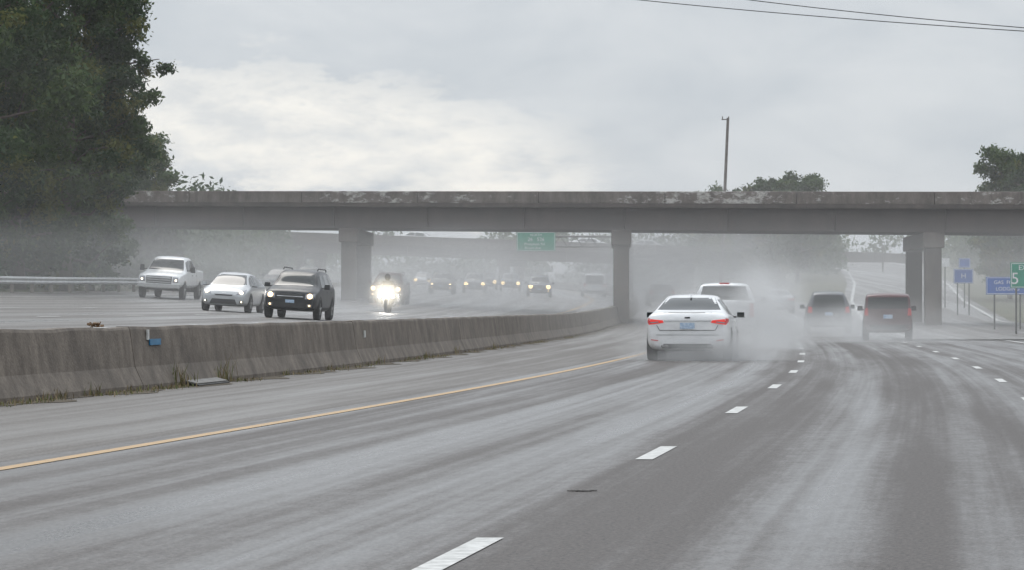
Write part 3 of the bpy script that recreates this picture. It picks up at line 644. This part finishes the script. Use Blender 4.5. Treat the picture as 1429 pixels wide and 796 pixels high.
for sx in(-1,1): mb.box((sx*.36,-.72,.62),(.24,.5,.34),3)
mb.box((0,-.9,.92),(.46,.34,.28),3)
mb.obj('frame',[M_tyre,M_chrome,M_trim,M_silver],bk,smooth=False,bevel=.015)
st=[(-.95,.12,.60,.68,.72,.1),(-.5,.2,.58,.72,.80,.15),(-.1,.2,.55,.74,.84,.16),(.2,.2,.5,.80,.98,.15),(.45,.30,.48,.85,1.08,.2),(.68,.32,.55,.85,1.08,.2),(.82,.22,.68,.85,.98,.14)]
make_body(st,M_silver,'fairing',bk)
mb=MB()
for i in range(5):
    for j in range(4):
        a=(i/4-.5); mb.v.append(Vector((a*.5*(1-.12*j),.74-.09*j-abs(a)**2*.5,1.04+j*.12)))
for j in range(3):
    for i in range(4): mb.f.append([i*4+j,(i+1)*4+j,(i+1)*4+j+1,i*4+j+1]); mb.m.append(0)
mb.obj('windscreen',[M_glass],bk,smooth=True)
def ball(name,loc,r,m,parent,sc=(1,1,1)):
    bm=bmesh.new(); bmesh.ops.create_uvsphere(bm,u_segments=20,v_segments=14,radius=r); me=bpy.data.meshes.new(name); bm.to_mesh(me); bm.free(); me.materials.append(m)
    for p in me.polygons: p.use_smooth=True
    o=bpy.data.objects.new(name,me); scene.collection.objects.link(o); o.parent=parent; o.location=loc; o.scale=sc; return o
ball('head_lamp',(0,.83,.86),.19,M_bike,bk,(1.35,.4,.9))
for sx in(-1,1): ball('side_lamp',(sx*.3,.72,.70),.06,M_bike,bk,(1,.5,1))
def skin(name,V,E_,R_,m,parent):
    me=bpy.data.meshes.new(name); me.from_pydata(V,E_,[]); me.materials.append(m)
    o=bpy.data.objects.new(name,me); scene.collection.objects.link(o); o.parent=parent
    s=o.modifiers.new('skin','SKIN'); 
    for i,r in enumerate(R_): me.skin_vertices[0].data[i].radius=(r,r)
    me.skin_vertices[0].data[0].use_root=True
    b=o.modifiers.new('sub','SUBSURF'); b.levels=2; b.render_levels=2; s.use_smooth_shade=True; return o
rd_=empty('motorcycle_rider')
V=[(0,-.22,.90),(0,-.14,1.12),(0,-.05,1.36),(0,-.02,1.48)]; E_=[(0,1),(1,2),(2,3)]; R_=[.16,.16,.15,.06]
for sx in(-1,1):
    k=len(V); V+=[(sx*.2,-.04,1.38),(sx*.34,.12,1.18),(sx*.34,.34,1.08),(sx*.13,-.2,.88),(sx*.25,.22,.82),(sx*.24,.08,.45),(sx*.24,.2,.38)]
    R_+=[.075,.055,.04,.11,.08,.055,.045]; E_+=[(2,k),(k,k+1),(k+1,k+2),(0,k+3),(k+3,k+4),(k+4,k+5),(k+5,k+6)]
skin('body',V,E_,R_,mat('rider_jacket',(.03,.035,.05),.6,col2=(.06,.06,.07),scale=6),rd_)
ball('helmet',(0,.02,1.60),.145,M_black,rd_,(.95,1.1,1.1)); ball('visor',(0,.075,1.60),.12,M_glass,rd_,(.95,.95,.6))
mx_,md=X(541,158),158
Rz=Matrix.Rotation(math.pi-.06,4,'Z')
for o in(bk,rd_): o.matrix_world=Matrix.Translation((mx_,md,S(mx_,md)))@Rz
# ------------------------------------------------------------ signs
M_sgreen=mat('sign_green',(.01,.23,.14),.4,col2=(.015,.28,.18),scale=3); M_sblue=mat('sign_blue',(.012,.09,.36),.4,col2=(.02,.11,.42),scale=3)
M_swhite=mat('sign_white',(.8,.8,.8),.4,col2=(.65,.65,.65),scale=4); M_post=mat('steel_post',(.16,.155,.15),.6,.3,col2=(.10,.10,.095),scale=3)
def sign(name,px0,py0,px1,py1,d,m,lines,posts=2,ground=True):
    a=P(px0,py0,d); b=P(px1,py1,d); r=empty(name,((a.x+b.x)/2,d,(a.z+b.z)/2)); W=b.x-a.x; Hh=a.z-b.z
    mb=MB(); mb.box((0,0,0),(W,.05,Hh),0); mb.obj('panel',[m],r,bevel=.01)
    mb=MB()
    t=.015+Hh*.008
    for s_ in(-1,1): mb.box((0,-.032,s_*(Hh/2-t*1.8)),(W-t*3,.01,t),0); mb.box((s_*(W/2-t*1.8),-.032,0),(t,.01,Hh-t*4.8),0)
    mb.obj('border',[M_swhite],r)
    for i,(tx,ox,oz,sz) in enumerate(lines):
        cu=bpy.data.curves.new('text','FONT'); cu.body=tx; cu.size=sz*Hh; cu.align_x='CENTER'; cu.align_y='CENTER'; cu.extrude=.004; cu.materials.append(M_swhite)
        o=bpy.data.objects.new('lettering',cu); scene.collection.objects.link(o); o.parent=r; o.rotation_euler=(math.radians(90),0,0); o.location=(ox*W,-.045,oz*Hh)
    if ground:
        mb=MB()
        for i in range(posts):
            xx=(i-(posts-1)/2)*W*.6; g=T(r.location.x+xx,d)-r.location.z-.3; mb.box((xx,.07,(g+Hh/2)/2),(.07,.07,Hh/2-g),0)
        mb.obj('posts',[M_post],r)
    return r
gs=sign('highway_sign',721,323,775,350,214,M_sgreen,[('NORTH',0,.33,.17),('26   526',0,.10,.26),('Phosphate Rd',-.04,-.14,.19),('Rivers Ave',-.08,-.34,.19)],ground=False)
mb=MB(); bxm=B(214)-.05; zs_=gs.location.z
mb.tube([(bxm,214.35,own(214)-.3),(bxm,214.35,zs_+.45)],[.2,.15],12)
for dz_ in(-.3,.3): mb.tube([(bxm,214.35,zs_+dz_),(gs.location.x-.9,214.35,zs_+dz_)],.06,8)
xq=gs.location.x-.8
while xq<bxm-.3:
    mb.tube([(xq,214.35,zs_-.3),(xq+.45,214.35,zs_+.3)],.03,6); mb.tube([(xq+.45,214.35,zs_+.3),(xq+.9,214.35,zs_-.3)],.03,6); xq+=.9
for o_ in(-.7,0,.7): mb.box((gs.location.x+o_,214.17,zs_),(.08,.26,1.05),0)
mb.obj('sign_gantry',[M_post])
sign('exit_sign',1410,366,1452,403,145,M_sgreen,[('EXIT',0,.3,.26),('5 26',.0,-.12,.62)])
sign('service_sign',1376,386,1436,412,160,M_sblue,[('GAS  FOOD',0,.2,.28),('LODGING',0,-.2,.28)])
sign('service_sign',1331,375,1358,395,200,M_sblue,[('H',0,0,.5)])
sign('service_sign',1338,360,1354,373,215,M_sblue,[],1)
sign('road_sign',1313,360,1325,372,215,M_swhite,[],1)
sign('road_sign',264,338,290,352,330,M_sgreen,[('MALL',0,0,.4)])
def pole(name,px,py0,py1,d,r0,r1,lean=0,arm=True):
    t=P(px,py0,d); b=P(px-lean,py1,d); b.z=T(b.x,d)-.5
    mb=MB(); mb.tube([b,b.lerp(t,.5),t],[r0,(r0+r1)/2,r1],10)
    if arm: mb.box(t+Vector((-.22,0,-.12)),(.5,.08,.07),0); mb.box(t+Vector((-.4,0,-.0)),(.07,.07,.2),0); mb.box(t+Vector((.05,0,-.0)),(.07,.07,.2),0)
    return mb.obj(name,[mat('weathered_pole',(.2,.18,.165),.8,col2=(.12,.105,.095),scale=3)],smooth=False)
pole('utility_pole',1016,164,400,260,.14,.10,12)
pole('light_pole',507,318,430,260,.09,.06,0,False)
pole('light_pole',1232,342,395,330,.1,.07,0,False)
mb=MB()
for (x0,y0,x1,y1,sg) in((700,-22,1800,62,.25),(820,-32,1800,62,.3)):
    a=P(x0,y0,130); b=P(x1,y1,105); pts=[]
    for i in range(25):
        t=i/24; p=a.lerp(b,t); p.z-=sg*4*t*(1-t); pts.append(p)
    mb.tube(pts,.016,6)
mb.obj('power_line',[M_trim])
# ------------------------------------------------------------ trees
def leafmat(name,a,b):
    m,n=nt(name); L=n.links.new
    o=N(n,'ShaderNodeOutputMaterial'); p=N(n,'ShaderNodeBsdfPrincipled',Roughness=.6); p.inputs['Specular IOR Level'].default_value=.22
    tc=N(n,'ShaderNodeTexCoord'); no=N(n,'ShaderNodeTexNoise',Scale=.7,Detail=5,Roughness=.7); L(tc.outputs['Object'],no.inputs['Vector'])
    r=N(n,'ShaderNodeMapRange'); r.inputs[1].default_value=.38; r.inputs[2].default_value=.65; L(no.outputs[0],r.inputs[0])
    mx=N(n,'ShaderNodeMix',data_type='RGBA'); mx.inputs[6].default_value=c4(a); mx.inputs[7].default_value=c4(b); L(r.outputs[0],mx.inputs[0]); L(mx.outputs[2],p.inputs['Base Color'])
    tr=N(n,'ShaderNodeBsdfTranslucent'); L(mx.outputs[2],tr.inputs[0]); ms=N(n,'ShaderNodeMixShader'); ms.inputs[0].default_value=.25; L(p.outputs[0],ms.inputs[1]); L(tr.outputs[0],ms.inputs[2]); L(ms.outputs[0],o.inputs[0])
    return m
M_lf=[leafmat('leaf_dark',(.022,.048,.016),(.042,.080,.022)),leafmat('leaf_mid',(.042,.080,.022),(.075,.115,.03)),leafmat('leaf_olive',(.10,.115,.024),(.13,.135,.03))]
M_bark=mat('bark',(.06,.045,.035),.9,col2=(.10,.08,.065),scale=5,stretch=(1,1,.2),bump=.8,bscale=12)
def leaves(centres,radii,n,size,mi_p=(.52,.36,.12)):
    k=len(centres)
    wgt=radii**2; ci=rng.choice(k,n,p=wgt/wgt.sum())
    dirs=rng.normal(size=(n,3)); dirs/=np.linalg.norm(dirs,axis=1)[:,None]
    rad=radii[ci]*np.clip(rng.normal(.75,.30,n),0,1.6); pos=centres[ci]+dirs*rad[:,None]*np.array([1,1,.75])
    a=rng.normal(size=(n,3)); a/=np.linalg.norm(a,axis=1)[:,None]; b=np.cross(a,rng.normal(size=(n,3))); b/=np.linalg.norm(b,axis=1)[:,None]
    s=size*rng.uniform(.5,1.3,n)[:,None]
    v=np.stack([pos-a*s,pos-b*s*.45,pos+a*s,pos+b*s*.45],1).reshape(-1,3)
    cm=rng.choice(3,k,p=mi_p); lm=cm[ci]; sw=rng.random(n)<.2; lm=np.where(sw,rng.choice(3,n,p=mi_p),lm)
    return v,lm
def mkleaf(name,v,lm,parent=None,mats=None):
    n=len(lm); me=bpy.data.meshes.new(name); me.vertices.add(n*4); me.vertices.foreach_set('co',v.astype(np.float32).ravel())
    me.loops.add(n*4); me.loops.foreach_set('vertex_index',np.arange(n*4,dtype=np.int32)); me.polygons.add(n); me.polygons.foreach_set('loop_start',np.arange(0,n*4,4,dtype=np.int32)); me.polygons.foreach_set('loop_total',np.full(n,4,dtype=np.int32))
    for m in(mats or M_lf): me.materials.append(m)
    me.polygons.foreach_set('material_index',lm.astype(np.int32)); me.update(calc_edges=True); me.validate()
    o=bpy.data.objects.new(name,me); scene.collection.objects.link(o)
    if parent: o.parent=parent
    return o
def tree(name,x,d,top,R,n=26000,size=.16,low=.12,ncl=110,lean=0,extra=None):
    z0=T(x,d)-.2; h=top-z0; r=empty(name,(x,d,z0)); mb=MB()
    tp=[Vector((lean*t*t+.25*math.sin(t*5+x),.2*math.sin(t*4+d),h*t*.9)) for t in np.linspace(0,1,9)]
    mb.tube(tp,[.03*h*(1-.9*t)**1.0*.55+.03 for t in np.linspace(0,1,9)],10)
    cs=[];rs=[]
    nl=34; cr_=max(R/4.2,.72)
    for i in range(nl):
        t=low+(1-low)*(i+.5)/nl; base=tp[min(8,int(t*8))]; g=i*2.4+random.uniform(-.5,.5)
        ex=R*(.55+.55*math.sin(math.pi*min(1,max(0,(t-low)/(1.02-low)))**.8))*random.uniform(.65,1.15)
        end=Vector((base.x+math.cos(g)*ex,base.y+math.sin(g)*ex,min(h*t+ex*.25*random.uniform(-.3,1),h-.3)))
        mid=base.lerp(end,.5)+Vector((0,0,.3)); st_=Vector((base.x,base.y,max(h*t*.86,.5)))
        mb.tube([st_,mid,end],[.09,.06,.02],5,cap=False)
        for q in range(max(1,ncl//nl)):
            s_=random.uniform(.35,1.08); c=st_.lerp(end,s_)+Vector((random.gauss(0,.5),random.gauss(0,.5),random.gauss(0,.45))); cs.append(c[:]); rs.append(random.uniform(.45,1.15)*cr_)
    if extra:
        for e_ in extra:
            b_=tp[6]; en=Vector(e_[:3])-Vector((x,d,z0)); s0=Vector((b_.x,b_.y,en.z-1.2)); mb.tube([s0,(s0+en)/2+Vector((0,0,.3)),en],[.1,.06,.02],5,cap=False)
            for q in range(e_[4]): 
                c=Vector((b_.x,b_.y,en.z-.8)).lerp(en,random.uniform(.35,1.05)); cs.append((c.x+random.gauss(0,.3),c.y+random.gauss(0,.3),c.z+random.gauss(0,.5))); rs.append(e_[3]*random.uniform(.6,1.15))
    mb.obj('trunk',[M_bark],r,smooth=True)
    v,lm=leaves(np.array(cs),np.array(rs),n,size); mkleaf('foliage',v,lm,r); return r
tr=X
ex=[tuple(P(px,py,172))+(r_,q_) for px,py,r_,q_ in((222,82,.42,12),(210,112,.4,8),(188,195,.45,6),(176,222,.45,6),(172,50,.7,9),(170,10,.8,10),(166,160,.7,9),(165,250,.7,8),(150,100,.9,9),(174,-20,.8,8))]
tree('oak_tree',tr(98,172),172,20.5,3.2,n=68000,size=.13,low=.1,extra=ex,ncl=150)
tree('oak_tree',tr(20,165),165,21,3.9,n=52000,size=.14,low=.06,ncl=150)
tree('oak_tree',tr(62,180),180,17,3.6,n=36000,size=.15,low=.04)
tree('oak_tree',tr(-60,160),160,22,4.3,n=36000,size=.15,low=.05)
tree('oak_tree',tr(128,186),186,15.5,2.5,n=34000,size=.14,low=.04)
tree('oak_tree',tr(-20,176),176,15,3.8,n=26000,size=.15,low=.03)
tree('oak_tree',tr(212,232),232,12.0,1.7,n=24000,size=.14,low=.1,ncl=110)
tree('oak_tree',tr(170,226),226,11.6,2.4,n=22000,size=.16,low=.05)
tree('pine_tree',tr(1115,300),300,12.2,2.2,n=22000,size=.17,low=.2,ncl=130)
tree('pine_tree',tr(1052,305),305,11.8,2.2,n=20000,size=.17,low=.2,ncl=130)
tree('pine_tree',tr(1084,310),310,12.2,2.3,n=22000,size=.17,low=.2,ncl=130)
tree('pine_tree',tr(992,330),330,11.8,1.2,n=9000,size=.18,low=.2,ncl=70)
tree('pine_tree',tr(1405,240),240,11.6,1.7,n=28000,size=.15,low=.1,ncl=150)
tree('pine_tree',tr(1448,235),235,11.2,2.6,n=24000,size=.16,low=.1,ncl=130)
def mass(name,pts,n,size):
    cs=np.array([p[:3] for p in pts]); rs=np.array([p[3] for p in pts]); v,lm=leaves(cs,rs,n,size,(.6,.35,.05)); mkleaf(name,v,lm)
pts=[]
for i in range(1000):
    x=random.uniform(-190,210); d=random.uniform(455,540); top=11.5+2.2*math.sin(x*.09)+1.6*math.sin(x*.31+1)+random.uniform(-1.5,1.0); pts.append((x,d,random.uniform(2,top),random.uniform(1.5,3.2)))
mass('distant_treeline',pts,90000,.45)
pts=[]
for i in range(420):
    d=random.uniform(205,450); off=random.uniform(30,52); x=B(d)-off; top=3.8+d*.008+1.5*math.sin(d*.1)+random.uniform(-1,.6); pts.append((x,d,T(x,d)+random.uniform(0.3,top),random.uniform(1.0,2.2)))
for i in range(200):
    d=random.uniform(150,215); off=random.uniform(27,38); x=B(d)-off; pts.append((x,d,T(x,d)+random.uniform(0.2,3.8),random.uniform(.7,1.4)))
mass('roadside_shrubs',pts,80000,.26)
pts=[]
for i in range(520):
    d=random.uniform(195,450); x=max(C(d)+24,RX(d)+8)+random.uniform(0,30); pts.append((x,d,T(x,d)+random.uniform(.2,6.0),random.uniform(.9,2.0)))
for i in range(140):
    d=random.uniform(320,430); x=random.uniform(C(d)+13,max(C(d)+14,RX(d)-10)); pts.append((x,d,T(x,d)+random.uniform(.2,3.6),random.uniform(.8,1.6)))
mass('roadside_shrubs',pts,90000,.26)
# ------------------------------------------------------------ mist
def vol(name,dens,col=(1,.985,.97),an=.2):
    m,n=nt(name); o=N(n,'ShaderNodeOutputMaterial'); v=N(n,'ShaderNodeVolumeScatter'); v.inputs['Color'].default_value=c4(col); v.inputs['Density'].default_value=dens; v.inputs['Anisotropy'].default_value=an
    n.links.new(v.outputs[0],o.inputs['Volume']); return m
def fog(name,x0,x1,y0,y1,z0,z1,dens):
    mb=MB(); mb.box(((x0+x1)/2,(y0+y1)/2,(z0+z1)/2),(x1-x0,y1-y0,z1-z0),0); mb.obj(name,[vol(name,dens)])
fog('rain_haze',-150,160,70,600,-3.1,12,.0006)
fog('spray_haze',-135,145,140,590,-3.2,7.0,.0016)
fog('spray_haze',-130,140,108,580,-3.3,4.2,.0036)
def plume(name,c,r,dens,seed=0,nsc=1.4):
    m,n=nt(name); L=n.links.new; o=N(n,'ShaderNodeOutputMaterial'); v=N(n,'ShaderNodeVolumeScatter'); v.inputs['Anisotropy'].default_value=.2; v.inputs['Color'].default_value=(1,.99,.98,1)
    tc=N(n,'ShaderNodeTexCoord'); ln=N(n,'ShaderNodeVectorMath',operation='LENGTH'); L(tc.outputs['Object'],ln.inputs[0])
    mr=N(n,'ShaderNodeMapRange'); mr.interpolation_type='SMOOTHSTEP'; mr.inputs[1].default_value=.1; mr.inputs[2].default_value=1; mr.inputs[3].default_value=1; mr.inputs[4].default_value=0; L(ln.outputs['Value'],mr.inputs[0])
    no=N(n,'ShaderNodeTexNoise',Scale=nsc,Detail=3); mp=N(n,'ShaderNodeMapping'); mp.inputs['Location'].default_value=(seed*3.3,0,0); L(tc.outputs['Object'],mp.inputs[0]); L(mp.outputs[0],no.inputs['Vector'])
    nr=N(n,'ShaderNodeMapRange'); nr.inputs[1].default_value=.3; nr.inputs[2].default_value=.65; L(no.outputs[0],nr.inputs[0])
    L(mth('MULTIPLY',mth('MULTIPLY',mr.outputs[0],nr.outputs[0],n),dens*1.6,n),v.inputs['Density']); L(v.outputs[0],o.inputs['Volume'])
    bm=bmesh.new(); bmesh.ops.create_icosphere(bm,subdivisions=3,radius=1); me=bpy.data.meshes.new(name); bm.to_mesh(me); bm.free(); me.materials.append(m)
    ob=bpy.data.objects.new(name,me); scene.collection.objects.link(ob); ob.location=c; ob.scale=r; return ob
for i,(c,r,dn) in enumerate([((4.35,79.4,.15),(2.3,4.0,1.0),.75),((6.0,102,.7),(2.6,7,1.6),.22),((7.35,103,.8),(1.3,12,2.2),.22),((12.6,119,.2),(4.2,7,1.5),.16),((12.9,140,.2),(4.5,8,1.3),.10),((9,200,2.6),(9,22,4.8),.06),
    ((-6.2,128,1.0),(3.6,8,1.3),.07),((-3,182,2.4),(8,16,3.4),.05),((-17,192,2.6),(10,16,4.4),.03)]):
    plume('spray_mist',c,r,dn,i)
m,n=nt('lamp_glow'); L=n.links.new; o=N(n,'ShaderNodeOutputMaterial'); em=N(n,'ShaderNodeEmission'); em.inputs[0].default_value=(1,.9,.72,1); L(em.outputs[0],o.inputs['Volume'])  # glowing volume added around the bike lamp, imitates mist lit by it
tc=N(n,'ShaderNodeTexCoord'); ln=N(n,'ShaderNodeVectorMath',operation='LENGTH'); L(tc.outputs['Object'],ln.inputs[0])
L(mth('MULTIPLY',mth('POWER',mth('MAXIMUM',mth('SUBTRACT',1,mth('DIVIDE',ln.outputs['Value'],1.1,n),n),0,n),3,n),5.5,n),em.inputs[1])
ball('lamp_glow',(0,.9,.86),1.1,m,bk)
print('BUILD OK',len(bpy.data.objects))
